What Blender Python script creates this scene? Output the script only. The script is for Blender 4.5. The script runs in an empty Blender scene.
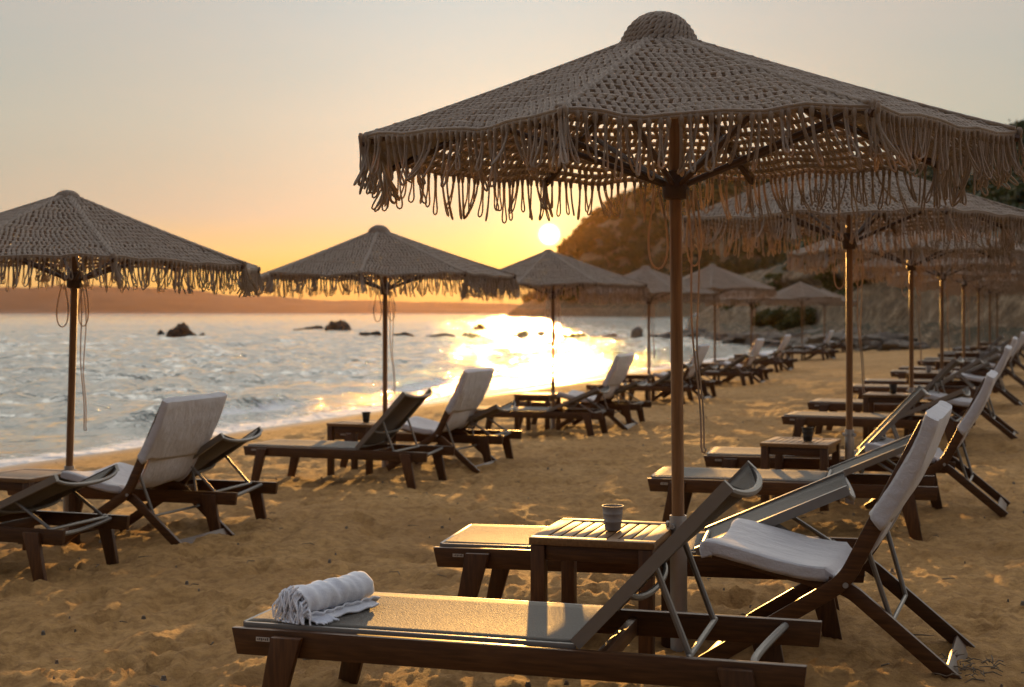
import bpy, bmesh, math, random
import numpy as np
from mathutils import Vector, Matrix, Euler
R = math.radians
rnd = random.Random(7)
scene = bpy.context.scene
COL = scene.collection

# ------------------------------------------------------------------ layout constants
CAM_Z = 1.39
F = 1422.0                       # focal length in pixels of the 1024 px wide picture
U = np.array([.355, .935])       # along the beach (away from the camera)
N = np.array([.935, -.355])      # landward, across the beach
YAW = math.atan2(-.355, .935)
SEA_Z = -.58
TABLE_H = .49
OXY = (.0254, -.0598)            # the canopy's apex sits a little off its pole
SUN_EL, SUN_AZ = R(3.1), R(1.5)

def s_of(x, y): return x * .935 - y * .355
def t_of(x, y): return x * .355 + y * .935
def ground(x, y):
    s = s_of(x, y)
    t = t_of(x, y)
    dip = .075 * np.clip((t - 6.5) / 2.5, 0, 1) * np.clip((17 - t) / 3, 0, 1) * np.clip((s + 5) / 2, 0, 1)
    return np.interp(s, [-60, -16, -12.8, -6.7, -1.5, 3, 40], [-3.4, -.84, -.58, -.24, 0, .02, .5]) - dip

# ------------------------------------------------------------------ noise (numpy)
def _hash(ix, iy, seed):
    h = (ix.astype(np.int64) * 374761393 + iy.astype(np.int64) * 668265263 + seed * 1442695041) & 0xffffffff
    h = ((h ^ (h >> 13)) * 1274126177) & 0xffffffff
    h = h ^ (h >> 16)
    return (h & 0xffff) / 65535.0
def vnoise(x, y, seed=0):
    x = np.asarray(x, float); y = np.asarray(y, float)
    ix = np.floor(x); iy = np.floor(y); fx = x - ix; fy = y - iy
    u = fx * fx * fx * (fx * (fx * 6 - 15) + 10); v = fy * fy * fy * (fy * (fy * 6 - 15) + 10)
    a = _hash(ix, iy, seed); b = _hash(ix + 1, iy, seed); c = _hash(ix, iy + 1, seed); d = _hash(ix + 1, iy + 1, seed)
    return (a + (b - a) * u) * (1 - v) + (c + (d - c) * u) * v
def fbm(x, y, oct=4, seed=0, gain=.5):
    s = 0; a = 1; tot = 0
    for i in range(oct):
        s = s + a * vnoise(x * 2 ** i + 17.3 * i, y * 2 ** i - 9.1 * i, seed + i); tot += a; a *= gain
    return s / tot
def smooth(e0, e1, x):
    t = np.clip((x - e0) / (e1 - e0), 0, 1); return t * t * (3 - 2 * t)

# ------------------------------------------------------------------ materials
def new_mat(name):
    m = bpy.data.materials.new(name); m.use_nodes = True
    nt = m.node_tree; b = nt.nodes['Principled BSDF']
    return m, nt, b
def nd(nt, typ, **kw):
    n = nt.nodes.new(typ)
    for k, v in kw.items():
        if k in n.inputs.keys() if isinstance(k, str) else False: n.inputs[k].default_value = v
        else: setattr(n, k, v)
    return n
def ramp(nt, fac, stops):
    r = nt.nodes.new('ShaderNodeValToRGB')
    el = r.color_ramp.elements
    while len(el) < len(stops): el.new(.5)
    for e, (p, c) in zip(el, stops): e.position = p; e.color = (*c, 1) if len(c) == 3 else c
    nt.links.new(fac, r.inputs[0]); return r.outputs[0]
def coords(nt, scale=(1, 1, 1), kind='Object', rot=(0, 0, 0)):
    tc = nt.nodes.new('ShaderNodeTexCoord'); mp = nt.nodes.new('ShaderNodeMapping')
    mp.inputs['Scale'].default_value = scale; mp.inputs['Rotation'].default_value = rot
    nt.links.new(tc.outputs[kind], mp.inputs[0]); return mp.outputs[0]
def noise(nt, vec, scale, detail=4, rough=.5):
    n = nt.nodes.new('ShaderNodeTexNoise'); n.inputs['Scale'].default_value = scale
    n.inputs['Detail'].default_value = detail; n.inputs['Roughness'].default_value = rough
    if vec is not None: nt.links.new(vec, n.inputs['Vector'])
    return n.outputs['Fac']
def bump(nt, b, h, strength, dist):
    n = nt.nodes.new('ShaderNodeBump'); n.inputs['Strength'].default_value = strength; n.inputs['Distance'].default_value = dist
    nt.links.new(h, n.inputs['Height']); nt.links.new(n.outputs[0], b.inputs['Normal']); return n
def mix(nt, fac, a, c, mode='MIX'):
    m = nt.nodes.new('ShaderNodeMix'); m.data_type = 'RGBA'; m.blend_type = mode
    if hasattr(fac, 'links'): nt.links.new(fac, m.inputs[0])
    else: m.inputs[0].default_value = fac
    for sock, v in ((m.inputs[6], a), (m.inputs[7], c)):
        if hasattr(v, 'links'): nt.links.new(v, sock)
        else: sock.default_value = (*v, 1)
    return m.outputs[2]
def math_(nt, op, a, b=None, clamp=False):
    m = nt.nodes.new('ShaderNodeMath'); m.operation = op; m.use_clamp = clamp
    for i, v in enumerate((a, b)):
        if v is None: continue
        if hasattr(v, 'links'): nt.links.new(v, m.inputs[i])
        else: m.inputs[i].default_value = v
    return m.outputs[0]

M = {}
def wood(name, scale, dark, mid, light, rough=.42):
    m, nt, b = new_mat(name)
    v = coords(nt, scale)
    g = noise(nt, v, 6, 6, .6)
    big = noise(nt, coords(nt), 2.2, 3)
    c = ramp(nt, g, [(.25, dark), (.5, mid), (.78, light)])
    oi = nt.nodes.new('ShaderNodeObjectInfo')
    c = mix(nt, math_(nt, 'MULTIPLY', big, .55), c, dark)
    hsv = nt.nodes.new('ShaderNodeHueSaturation'); nt.links.new(c, hsv.inputs['Color'])
    nt.links.new(math_(nt, 'ADD', math_(nt, 'MULTIPLY', oi.outputs['Random'], .45), .78), hsv.inputs['Value'])
    nt.links.new(hsv.outputs[0], b.inputs['Base Color'])
    nt.links.new(math_(nt, 'ADD', math_(nt, 'MULTIPLY', g, .25), rough - .1), b.inputs['Roughness'])
    bump(nt, b, g, .25, .002)
    return m
WD = ((.028, .009, .0025), (.078, .029, .008), (.15, .063, .017))
M['wood_x'] = wood('stained_wood_long', (1.2, 14, 14), *WD)
M['wood_z'] = wood('stained_wood_upright', (12, 12, 1.2), *WD)
M['wood_y'] = wood('stained_wood_cross', (12, 1.2, 12), *WD)
M['table_wood'] = wood('teak_table_wood', (14, 1.2, 14), (.10, .045, .014), (.20, .10, .032), (.29, .155, .055), .55)
M['pole_wood'] = wood('varnished_pole_wood', (12, 12, .8), (.13, .058, .02), (.23, .11, .04), (.33, .17, .065), .4)
M['rib_wood'] = wood('dark_rib_wood', (8, 8, 4), (.04, .018, .009), (.08, .036, .016), (.12, .055, .024), .5)

def fabric(name, col, col2, scale, rough, bs=.3, trans=0, sheen=0):
    m, nt, b = new_mat(name)
    v = coords(nt)
    w = nt.nodes.new('ShaderNodeTexVoronoi'); w.inputs['Scale'].default_value = scale; nt.links.new(v, w.inputs['Vector'])
    n = noise(nt, v, 5, 5); nf = noise(nt, v, 240, 2, .7)
    c = mix(nt, ramp(nt, math_(nt, 'ADD', math_(nt, 'MULTIPLY', n, .5), math_(nt, 'MULTIPLY', nf, .5)), [(.38, (0, 0, 0)), (.62, (1, 1, 1))]), col, col2)
    nt.links.new(c, b.inputs['Base Color']); nt.links.new(math_(nt, 'ADD', math_(nt, 'MULTIPLY', math_(nt, 'SUBTRACT', nf, .5), .5), rough, True), b.inputs['Roughness'])
    b.inputs['Sheen Weight'].default_value = sheen
    bump(nt, b, w.outputs['Distance'], bs, .0015)
    if trans:
        t = nt.nodes.new('ShaderNodeBsdfTranslucent'); nt.links.new(c, t.inputs[0])
        mx = nt.nodes.new('ShaderNodeMixShader'); mx.inputs[0].default_value = trans
        nt.links.new(b.outputs[0], mx.inputs[1]); nt.links.new(t.outputs[0], mx.inputs[2])
        nt.links.new(mx.outputs[0], nt.nodes['Material Output'].inputs[0])
    return m
def canvas_(*a):
    m = fabric(*a); nt = m.node_tree; b = nt.nodes['Principled BSDF']
    n = noise(nt, coords(nt, (5, 11, 6), rot=(0, .3, .5)), 1.0, 5, .62)
    bp = nt.nodes.new('ShaderNodeBump'); bp.inputs['Strength'].default_value = .8; bp.inputs['Distance'].default_value = .03
    nt.links.new(n, bp.inputs['Height']); old = b.inputs['Normal'].links[0].from_node
    nt.links.new(bp.outputs[0], old.inputs['Normal']); return m
M['mesh_fabric'] = fabric('dark_sling_mesh', (.032, .026, .019), (.065, .052, .036), 150, .74, 1.0, 0, .12)
M['canvas'] = canvas_('white_canvas', (.60, .60, .64), (.69, .69, .72), 300, .9, .25, .10)
M['towel'] = fabric('white_cotton_towel', (.74, .77, .84), (.82, .84, .90), 160, .95, .7, .1)

def cord():
    m, nt, b = new_mat('cotton_cord')
    v = coords(nt)
    n = noise(nt, v, 9, 4); f = noise(nt, v, 160, 3, .6)
    c = mix(nt, ramp(nt, n, [(.3, (0, 0, 0)), (.7, (1, 1, 1))]), (.25, .195, .15), (.39, .315, .25))
    c = mix(nt, ramp(nt, f, [(.3, (0, 0, 0)), (.7, (1, 1, 1))]), c, (.45, .365, .295))
    nt.links.new(c, b.inputs['Base Color']); b.inputs['Roughness'].default_value = .85
    b.inputs['Sheen Weight'].default_value = .35; b.inputs['Sheen Roughness'].default_value = .4
    bump(nt, b, f, .8, .004)
    t = nt.nodes.new('ShaderNodeBsdfTranslucent'); t.inputs[0].default_value = (.56, .42, .27, 1)
    mx = nt.nodes.new('ShaderNodeMixShader'); mx.inputs[0].default_value = .36
    nt.links.new(b.outputs[0], mx.inputs[1]); nt.links.new(t.outputs[0], mx.inputs[2])
    nt.links.new(mx.outputs[0], nt.nodes['Material Output'].inputs[0])
    return m
M['cord'] = cord()
def metal(name, col, rough, met=1):
    m, nt, b = new_mat(name)
    n = noise(nt, coords(nt), 40, 4)
    c = mix(nt, n, tuple(k * .8 for k in col), col)
    nt.links.new(c, b.inputs['Base Color']); b.inputs['Metallic'].default_value = met
    nt.links.new(math_(nt, 'ADD', math_(nt, 'MULTIPLY', n, .25), rough - .1), b.inputs['Roughness'])
    return m
M['alu'] = metal('grey_painted_aluminium', (.22, .205, .19), .45, .5)
M['galv'] = metal('galvanised_steel', (.42, .41, .40), .5, .7)
M['grey_cup'] = metal('grey_enamel', (.34, .32, .31), .5, .2)
M['black_cup'] = metal('black_enamel', (.03, .028, .027), .45, .1)
M['plate'] = metal('pale_label_plate', (.62, .60, .56), .4, .3)
M['mark'] = metal('dark_print', (.05, .045, .04), .6, 0)
M['boat_paint'] = metal('white_boat_paint', (.75, .75, .74), .4, 0)

def sand_mat():
    m, nt, b = new_mat('beach_sand')
    v = coords(nt)
    a = nt.nodes.new('ShaderNodeAttribute'); a.attribute_name = 'shore'      # metres inland of the waterline
    n1 = noise(nt, coords(nt, (1, 1, 1)), .55, 5, .6); n2 = noise(nt, v, 14, 5, .65); n3 = noise(nt, v, 260, 3, .7)
    c = ramp(nt, n1, [(.3, (.38, .21, .072)), (.55, (.51, .295, .107)), (.75, (.60, .37, .15))])
    c = mix(nt, ramp(nt, n2, [(.4, (0, 0, 0)), (.66, (.8, .8, .8))]), c, (.24, .125, .042))
    c = mix(nt, ramp(nt, n3, [(.45, (0, 0, 0)), (.8, (.5, .5, .5))]), c, (.17, .095, .04))
    wet = math_(nt, 'SUBTRACT', 1, math_(nt, 'MULTIPLY', math_(nt, 'SUBTRACT', math_(nt, 'ADD', a.outputs['Fac'], math_(nt, 'MULTIPLY', n1, .8)), .7), 1.1, True), True)
    c = mix(nt, math_(nt, 'MULTIPLY', wet, .62), c, (.085, .05, .026))
    nt.links.new(c, b.inputs['Base Color'])
    nt.links.new(math_(nt, 'SUBTRACT', .95, math_(nt, 'MULTIPLY', wet, .72)), b.inputs['Roughness'])
    b.inputs['Specular IOR Level'].default_value = .25
    h = math_(nt, 'ADD', math_(nt, 'MULTIPLY', noise(nt, v, 30, 5, .65), .8), math_(nt, 'MULTIPLY', n3, .25))
    bp = bump(nt, b, h, 1.0, .035)
    nt.links.new(math_(nt, 'SUBTRACT', 1, math_(nt, 'MULTIPLY', wet, .85)), bp.inputs['Strength'])
    return m
M['sand'] = sand_mat()

def water_mat():
    m, nt, b = new_mat('sea_water')
    geo = nt.nodes.new('ShaderNodeNewGeometry')
    mp = nt.nodes.new('ShaderNodeMapping'); mp.inputs['Rotation'].default_value = (0, 0, R(-20)); mp.inputs['Scale'].default_value = (1, 1, 1)
    nt.links.new(geo.outputs['Position'], mp.inputs[0])
    a = nt.nodes.new('ShaderNodeAttribute'); a.attribute_name = 'foam'
    st = nt.nodes.new('ShaderNodeMapping'); st.inputs['Scale'].default_value = (1.6, .8, 1); st.inputs['Rotation'].default_value = (0, 0, R(-20))
    nt.links.new(geo.outputs['Position'], st.inputs[0])
    n1 = noise(nt, st.outputs[0], 1.0, 2.5, .55); n2 = noise(nt, mp.outputs[0], .16, 4, .55); n3 = noise(nt, st.outputs[0], 5, 4, .6)
    fo = math_(nt, 'ADD', a.outputs['Fac'], math_(nt, 'MULTIPLY', math_(nt, 'SUBTRACT', noise(nt, mp.outputs[0], 3.5, 6, .7), .5), 1.3))
    fo = ramp(nt, fo, [(.42, (0, 0, 0)), (.62, (1, 1, 1))])
    c = mix(nt, fo, (.045, .066, .058), (.62, .62, .63))
    nt.links.new(c, b.inputs['Base Color'])
    b.inputs['IOR'].default_value = 1.5
    nt.links.new(math_(nt, 'ADD', .045, math_(nt, 'MULTIPLY', fo, .7)), b.inputs['Roughness'])
    h = math_(nt, 'ADD', math_(nt, 'MULTIPLY', n1, .85), math_(nt, 'ADD', math_(nt, 'MULTIPLY', n2, 1.0), math_(nt, 'MULTIPLY', n3, .20)))
    bump(nt, b, h, 1, .5)
    return m
M['water'] = water_mat()

def rock_mat(name, c0, c1, c2, sc=1.0, detail_scale=(1, 1, 1)):
    m, nt, b = new_mat(name)
    v = coords(nt, detail_scale)
    n = noise(nt, v, .8 * sc, 8, .65); n2 = noise(nt, v, 5 * sc, 6, .7)
    c = ramp(nt, n, [(.3, c0), (.5, c1), (.7, c2)])
    c = mix(nt, ramp(nt, n2, [(.4, (0, 0, 0)), (.7, (.6, .6, .6))]), c, c0)
    nt.links.new(c, b.inputs['Base Color']); b.inputs['Roughness'].default_value = .9
    bump(nt, b, n2, .9, .25 / sc)
    return m
M['rock'] = rock_mat('dark_wet_rock', (.03, .025, .02), (.06, .05, .04), (.11, .09, .07), 1.5)
M['pale_rock'] = rock_mat('pale_shore_rock', (.12, .095, .07), (.23, .19, .15), (.34, .29, .23), 1.5)

def hill_mat():
    m, nt, b = new_mat('bluff_and_scrub_ground')
    geo = nt.nodes.new('ShaderNodeNewGeometry'); sp = nt.nodes.new('ShaderNodeSeparateXYZ'); nt.links.new(geo.outputs['True Normal'], sp.inputs[0])
    v = coords(nt, (1, 1, .9))
    n = noise(nt, v, .25, 8, .65); n2 = noise(nt, v, 1.6, 6, .7)
    rock = ramp(nt, n2, [(.32, (.07, .045, .022)), (.5, (.16, .108, .06)), (.7, (.36, .27, .175))])
    soil = ramp(nt, n, [(.35, (.022, .024, .009)), (.55, (.045, .04, .018)), (.75, (.12, .085, .05))])
    f = math_(nt, 'ADD', sp.outputs['Z'], math_(nt, 'MULTIPLY', math_(nt, 'SUBTRACT', n, .5), .7))
    c = mix(nt, ramp(nt, f, [(.72, (0, 0, 0)), (.9, (1, 1, 1))]), rock, soil)
    nt.links.new(c, b.inputs['Base Color']); b.inputs['Roughness'].default_value = .95
    bump(nt, b, n2, .8, .5)
    return m
M['hill'] = hill_mat()
def far_mat(name, a, c):
    m, nt, b = new_mat(name)
    n = noise(nt, coords(nt, kind='Object'), .02, 6)
    nt.links.new(mix(nt, n, a, c), b.inputs['Base Color']); b.inputs['Roughness'].default_value = 1
    return m
M['mountain'] = far_mat('far_mountain_scrub', (.035, .032, .028), (.065, .055, .048))
def leaf_mat(name, a, c, d):
    m, nt, b = new_mat(name)
    geo = nt.nodes.new('ShaderNodeNewGeometry')
    n = noise(nt, coords(nt), .5, 3)
    col = ramp(nt, math_(nt, 'ADD', math_(nt, 'MULTIPLY', geo.outputs['Random Per Island'], .6), math_(nt, 'MULTIPLY', n, .4)), [(.2, a), (.5, c), (.85, d)])
    nt.links.new(col, b.inputs['Base Color']); b.inputs['Roughness'].default_value = .7
    t = nt.nodes.new('ShaderNodeBsdfTranslucent'); nt.links.new(col, t.inputs[0])
    mx = nt.nodes.new('ShaderNodeMixShader'); mx.inputs[0].default_value = .25
    nt.links.new(b.outputs[0], mx.inputs[1]); nt.links.new(t.outputs[0], mx.inputs[2])
    nt.links.new(mx.outputs[0], nt.nodes['Material Output'].inputs[0])
    return m
M['leaf'] = leaf_mat('scrub_leaves', (.018, .026, .008), (.04, .05, .014), (.075, .08, .024))
M['bush_leaf'] = leaf_mat('bush_leaves', (.03, .045, .01), (.06, .075, .017), (.11, .12, .03))
M['bark'] = wood('grey_bark', (4, 4, 1), (.05, .04, .03), (.09, .07, .05), (.13, .1, .08), .9)
M['twig'] = wood('dry_twig', (8, 8, 8), (.12, .09, .06), (.2, .15, .1), (.3, .23, .16), .9)

# ------------------------------------------------------------------ mesh helpers
class MB:
    def __init__(s): s.v = []; s.f = []; s.m = []; s.cur = 0
    def add(s, vs, fs):
        o = len(s.v); s.v.extend([tuple(p) for p in vs]); s.f.extend([tuple(i + o for i in f) for f in fs]); s.m.extend([s.cur] * len(fs))
    def box(s, c, size, rot=None):
        hx, hy, hz = (k / 2 for k in size)
        vs = [Vector((x, y, z)) for x in (-hx, hx) for y in (-hy, hy) for z in (-hz, hz)]
        if rot is not None: vs = [rot @ v for v in vs]
        s.add([v + Vector(c) for v in vs], [(0, 1, 3, 2), (4, 6, 7, 5), (0, 4, 5, 1), (2, 3, 7, 6), (0, 2, 6, 4), (1, 5, 7, 3)])
    def prism_y(s, poly, y0, y1):          # polygon in XZ extruded along Y
        n = len(poly); vs = [(x, y0, z) for x, z in poly] + [(x, y1, z) for x, z in poly]
        s.add(vs, [tuple(range(n - 1, -1, -1)), tuple(range(n, 2 * n))] + [(i, (i + 1) % n, n + (i + 1) % n, n + i) for i in range(n)])
    def tube(s, pts, r, k=6, closed=False, cap=True, twist=None):
        P = [Vector(p) for p in pts]; n = len(P); rs = r if isinstance(r, (list, tuple)) else [r] * n
        vs = []; up = None
        for i in range(n):
            if closed: t = P[(i + 1) % n] - P[i - 1]
            else: t = P[min(i + 1, n - 1)] - P[max(i - 1, 0)]
            if t.length < 1e-9: t = Vector((0, 0, 1))
            t.normalize()
            if up is None:
                a = Vector((0, 0, 1)) if abs(t.z) < .9 else Vector((1, 0, 0)); up = (a - t * a.dot(t)).normalized()
            else:
                up = up - t * up.dot(t); up = up.normalized() if up.length > 1e-6 else t.orthogonal().normalized()
            b = t.cross(up)
            for j in range(k):
                an = 2 * math.pi * j / k
                vs.append(P[i] + (up * math.cos(an) + b * math.sin(an)) * rs[i])
        fs = []
        for i in range(n if closed else n - 1):
            i2 = (i + 1) % n
            for j in range(k): fs.append((i * k + j, i * k + (j + 1) % k, i2 * k + (j + 1) % k, i2 * k + j))
        if cap and not closed: fs += [tuple(range(k - 1, -1, -1)), tuple((n - 1) * k + j for j in range(k))]
        s.add(vs, fs)
    def lathe(s, prof, k=24, c=(0, 0, 0)):
        vs = []; n = len(prof)
        for r, z in prof:
            for j in range(k):
                a = 2 * math.pi * j / k; vs.append((c[0] + r * math.cos(a), c[1] + r * math.sin(a), c[2] + z))
        fs = [(i * k + j, i * k + (j + 1) % k, (i + 1) * k + (j + 1) % k, (i + 1) * k + j) for i in range(n - 1) for j in range(k)]
        s.add(vs, fs)
    def build(s, name, mats, parent=None, smooth=True, bevel=0, seg=2, autosm=True):
        me = bpy.data.meshes.new(name); me.from_pydata(s.v, [], s.f)
        for mt in (mats if isinstance(mats, (list, tuple)) else [mats]): me.materials.append(mt)
        if any(s.m): me.polygons.foreach_set('material_index', s.m)
        if bevel:
            bm = bmesh.new(); bm.from_mesh(me)
            bmesh.ops.recalc_face_normals(bm, faces=bm.faces)
            es = [e for e in bm.edges if len(e.link_faces) == 2 and e.calc_face_angle(0) > R(35)]
            bmesh.ops.bevel(bm, geom=es, offset=bevel, segments=seg, affect='EDGES', profile=.6, clamp_overlap=True)
            bm.to_mesh(me); bm.free()
        if smooth:
            me.polygons.foreach_set('use_smooth', [True] * len(me.polygons))
            if autosm: me.set_sharp_from_angle(angle=R(40))
        return link(name, me, parent)
def link(name, me, parent=None):
    o = bpy.data.objects.new(name, me); COL.objects.link(o)
    if parent is not None: o.parent = parent
    return o
def empty(name, loc=(0, 0, 0), rz=0):
    o = bpy.data.objects.new(name, None); COL.objects.link(o); o.location = loc; o.rotation_euler = (0, 0, rz)
    o.empty_display_size = .2; return o
def tag(o, label=None, cat=None, group=None, kind=None):
    for k, v in (('label', label), ('category', cat), ('group', group), ('kind', kind)):
        if v: o[k] = v
    return o
KIDS = {}
def copy_tree(o, parent=None):
    c = o.copy(); COL.objects.link(c)
    if parent is not None: c.parent = parent
    for ch in list(o.children): copy_tree(ch, c)
    return c
def np_mesh(name, V, quads, mat, parent=None, smooth=True, sharp=None):
    me = bpy.data.meshes.new(name)
    me.vertices.add(len(V)); me.vertices.foreach_set('co', np.ascontiguousarray(V, np.float32).ravel())
    k = quads.shape[1]
    me.loops.add(quads.size); me.loops.foreach_set('vertex_index', np.ascontiguousarray(quads, np.int32).ravel())
    me.polygons.add(len(quads)); me.polygons.foreach_set('loop_start', np.arange(0, quads.size, k, dtype=np.int32))
    me.polygons.foreach_set('use_smooth', np.full(len(quads), smooth))
    me.materials.append(mat); me.update(calc_edges=True); me.validate()
    if sharp: me.set_sharp_from_angle(angle=R(sharp))
    return link(name, me, parent)
def grid_quads(n, m, wrap=False):
    i = np.arange(n - 1)[:, None]; j = np.arange(m if wrap else m - 1)[None, :]; j2 = (j + 1) % m
    return np.stack([i * m + j, i * m + j2, (i + 1) * m + j2, (i + 1) * m + j], -1).reshape(-1, 4)
def fattr(o, name, vals):
    a = o.data.attributes.new(name, 'FLOAT', 'POINT'); a.data.foreach_set('value', np.ascontiguousarray(vals, np.float32).ravel())

def strip2d(path, w):
    """A band of width w along a 2D polyline (rounded bend)."""
    P = [np.array(p, float) for p in path]
    L, Rr = [], []
    for i in range(len(P)):
        t = P[min(i + 1, len(P) - 1)] - P[max(i - 1, 0)]; t /= np.linalg.norm(t); n = np.array([-t[1], t[0]])
        ww = w[i] if isinstance(w, (list, tuple)) else w
        L.append(P[i] + n * ww / 2); Rr.append(P[i] - n * ww / 2)
    return [tuple(p) for p in L] + [tuple(p) for p in Rr[::-1]]
def bend(a, b, c, r=.12, n=6):
    a, b, c = (np.array(p, float) for p in (a, b, c))
    p = b + (a - b) / np.linalg.norm(a - b) * r; q = b + (c - b) / np.linalg.norm(c - b) * r
    out = [a]
    for i in range(n + 1):
        t = i / n; out.append((1 - t) ** 2 * p + 2 * t * (1 - t) * b + t * t * q)
    return out + [c]

# ------------------------------------------------------------------ sun lounger
def make_lounger(alpha):
    """+X is the head end, origin on the sand at the middle."""
    al = R(alpha); root = empty('sun_lounger')
    for sy in (-1, 1):
        f = MB(); f.prism_y([(-.965, .325), (-.945, .235), (.955, .235), (.965, .325)], sy * .325 - .016, sy * .325 + .016)
        rail = f.build('side_rail', M['wood_x'], root, bevel=.004)
        if sy < 0:
            p = MB(); p.box((-.846, -.3425, .292), (.05, .002, .014)); p.cur = 1
            for k in range(6): p.box((-.864 + k * .0072, -.3438, .292 + (.001 if k % 2 else 0)), (.0045, .0006, .005 + .002 * (k % 3)))
            p.build('name_plate', [M['plate'], M['mark']], rail, smooth=False)
    for x in (-.93, -.30, .30):
        c = MB(); c.box((x, 0, .27), (.03, .618, .06)); c.build('cross_rail', M['wood_y'], root, bevel=.003)
    b = MB(); n = 14
    b.tube([(.84 - .07 * math.sin(math.pi * i / n), -.309 + .618 * i / n, .305 - .05 * math.sin(math.pi * i / n)) for i in range(n + 1)], .014, 8)
    b.build('curved_end_bar', M['alu'], root)
    for sx in (-1, 1):
        for sy in (-1, 1):
            l = MB(); y = sy * .357
            l.prism_y([(sx * .805, .308), (sx * .695, .308), (sx * .80, -.06), (sx * .875, -.06)], y - .0155, y + .0155)
            l.build('leg', M['wood_z'], root, bevel=.006)
    # seat: aluminium frame with stretched mesh fabric
    hx, hz = .235, .338
    fr = MB()
    for sy in (-1, 1): fr.box(((-.935 + hx) / 2, sy * .300, .327), (hx + .935, .016, .024))
    fr.box((-.938, 0, .327), (.016, .584, .024))
    seat_fr = fr.build('seat_frame', M['alu'], root, bevel=.004)
    nx, ny = 24, 10; V = np.zeros((nx + 1, ny + 1, 3))
    X, Y = np.meshgrid(np.linspace(-.930, hx, nx + 1), np.linspace(-.2925, .2925, ny + 1), indexing='ij')
    V[..., 0] = X; V[..., 1] = Y; V[..., 2] = .3385 - .005 * (1 - (Y / .2925) ** 2) * np.clip((X + .93) / .12, 0, 1) + .002 * fbm(X * 5, Y * 5)
    def slab(V, th):
        n, m = V.shape[:2]; A = V.reshape(-1, 3); q = grid_quads(n, m); B = A - np.array([0, 0, th]); o = len(A)
        fs = [q, q[:, ::-1] + o]
        rim = np.concatenate([np.arange(m), np.arange(1, n) * m + m - 1, (n - 1) * m + np.arange(m - 2, -1, -1), np.arange(n - 2, 0, -1) * m])
        fs.append(np.stack([rim, rim + o, np.roll(rim, -1) + o, np.roll(rim, -1)], -1))
        return np.concatenate([A, B]), np.concatenate(fs)
    A, q = slab(V, .003); np_mesh('seat_fabric', A, q, M['mesh_fabric'], seat_fr)
    # backrest, hinged at hx, hz
    ca, sa = math.cos(al), math.sin(al)
    def T(u, y, w=0): return (hx + u * ca - w * sa, y, hz + u * sa + w * ca)
    LB = .72; bk = MB()
    rot = Matrix.Rotation(-al, 3, 'Y')
    for sy in (-1, 1): bk.box(T(LB / 2, sy * .300), (LB, .03, .042), rot)
    bk.tube([T(.02, -.285 + .57 * i / 8, 0) for i in range(9)], .012, 8)
    n = 16
    bk.tube([T(LB - .015 + .012 * math.sin(math.pi * i / n), -.30 * math.cos(math.pi * i / n) , -.002 - .066 * math.sin(math.pi * i / n)) for i in range(n + 1)], .013, 8)
    bk.tube([T(.24, -.30 * math.cos(math.pi * i / n), -.012 - .046 * math.sin(math.pi * i / n)) for i in range(n + 1)], .011, 8)
    back = bk.build('backrest', M['alu'], root, bevel=.0)
    V = np.zeros((nx + 1, ny + 1, 3)); uu, Y = np.meshgrid(np.linspace(.03, LB - .005, nx + 1), np.linspace(-.285, .285, ny + 1), indexing='ij')
    w = .012 - (.022 + .052 * np.clip((uu - .2) / (LB - .2), 0, 1) ** 1.5) * np.cos(np.clip(np.abs(Y) / .285, 0, 1) * math.pi / 2)
    V[..., 0] = hx + uu * ca - w * sa; V[..., 1] = Y; V[..., 2] = hz + uu * sa + w * ca
    A, q = slab(V, .003); np_mesh('backrest_fabric', A, q, M['mesh_fabric'], back)
    st = MB(); ax, _, az = T(.36, 0, -.01); zb = .315; dx = math.sqrt(max(.30 ** 2 - (az - zb) ** 2, .004))
    for sy in (-1, 1): st.tube([(ax, sy * .275, az), (ax + dx, sy * .265, zb)], .011, 8)
    st.tube([(ax + dx, -.30, zb), (ax + dx, .30, zb)], .010, 8)
    st.build('support_strut', M['alu'], root)
    return root

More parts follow.
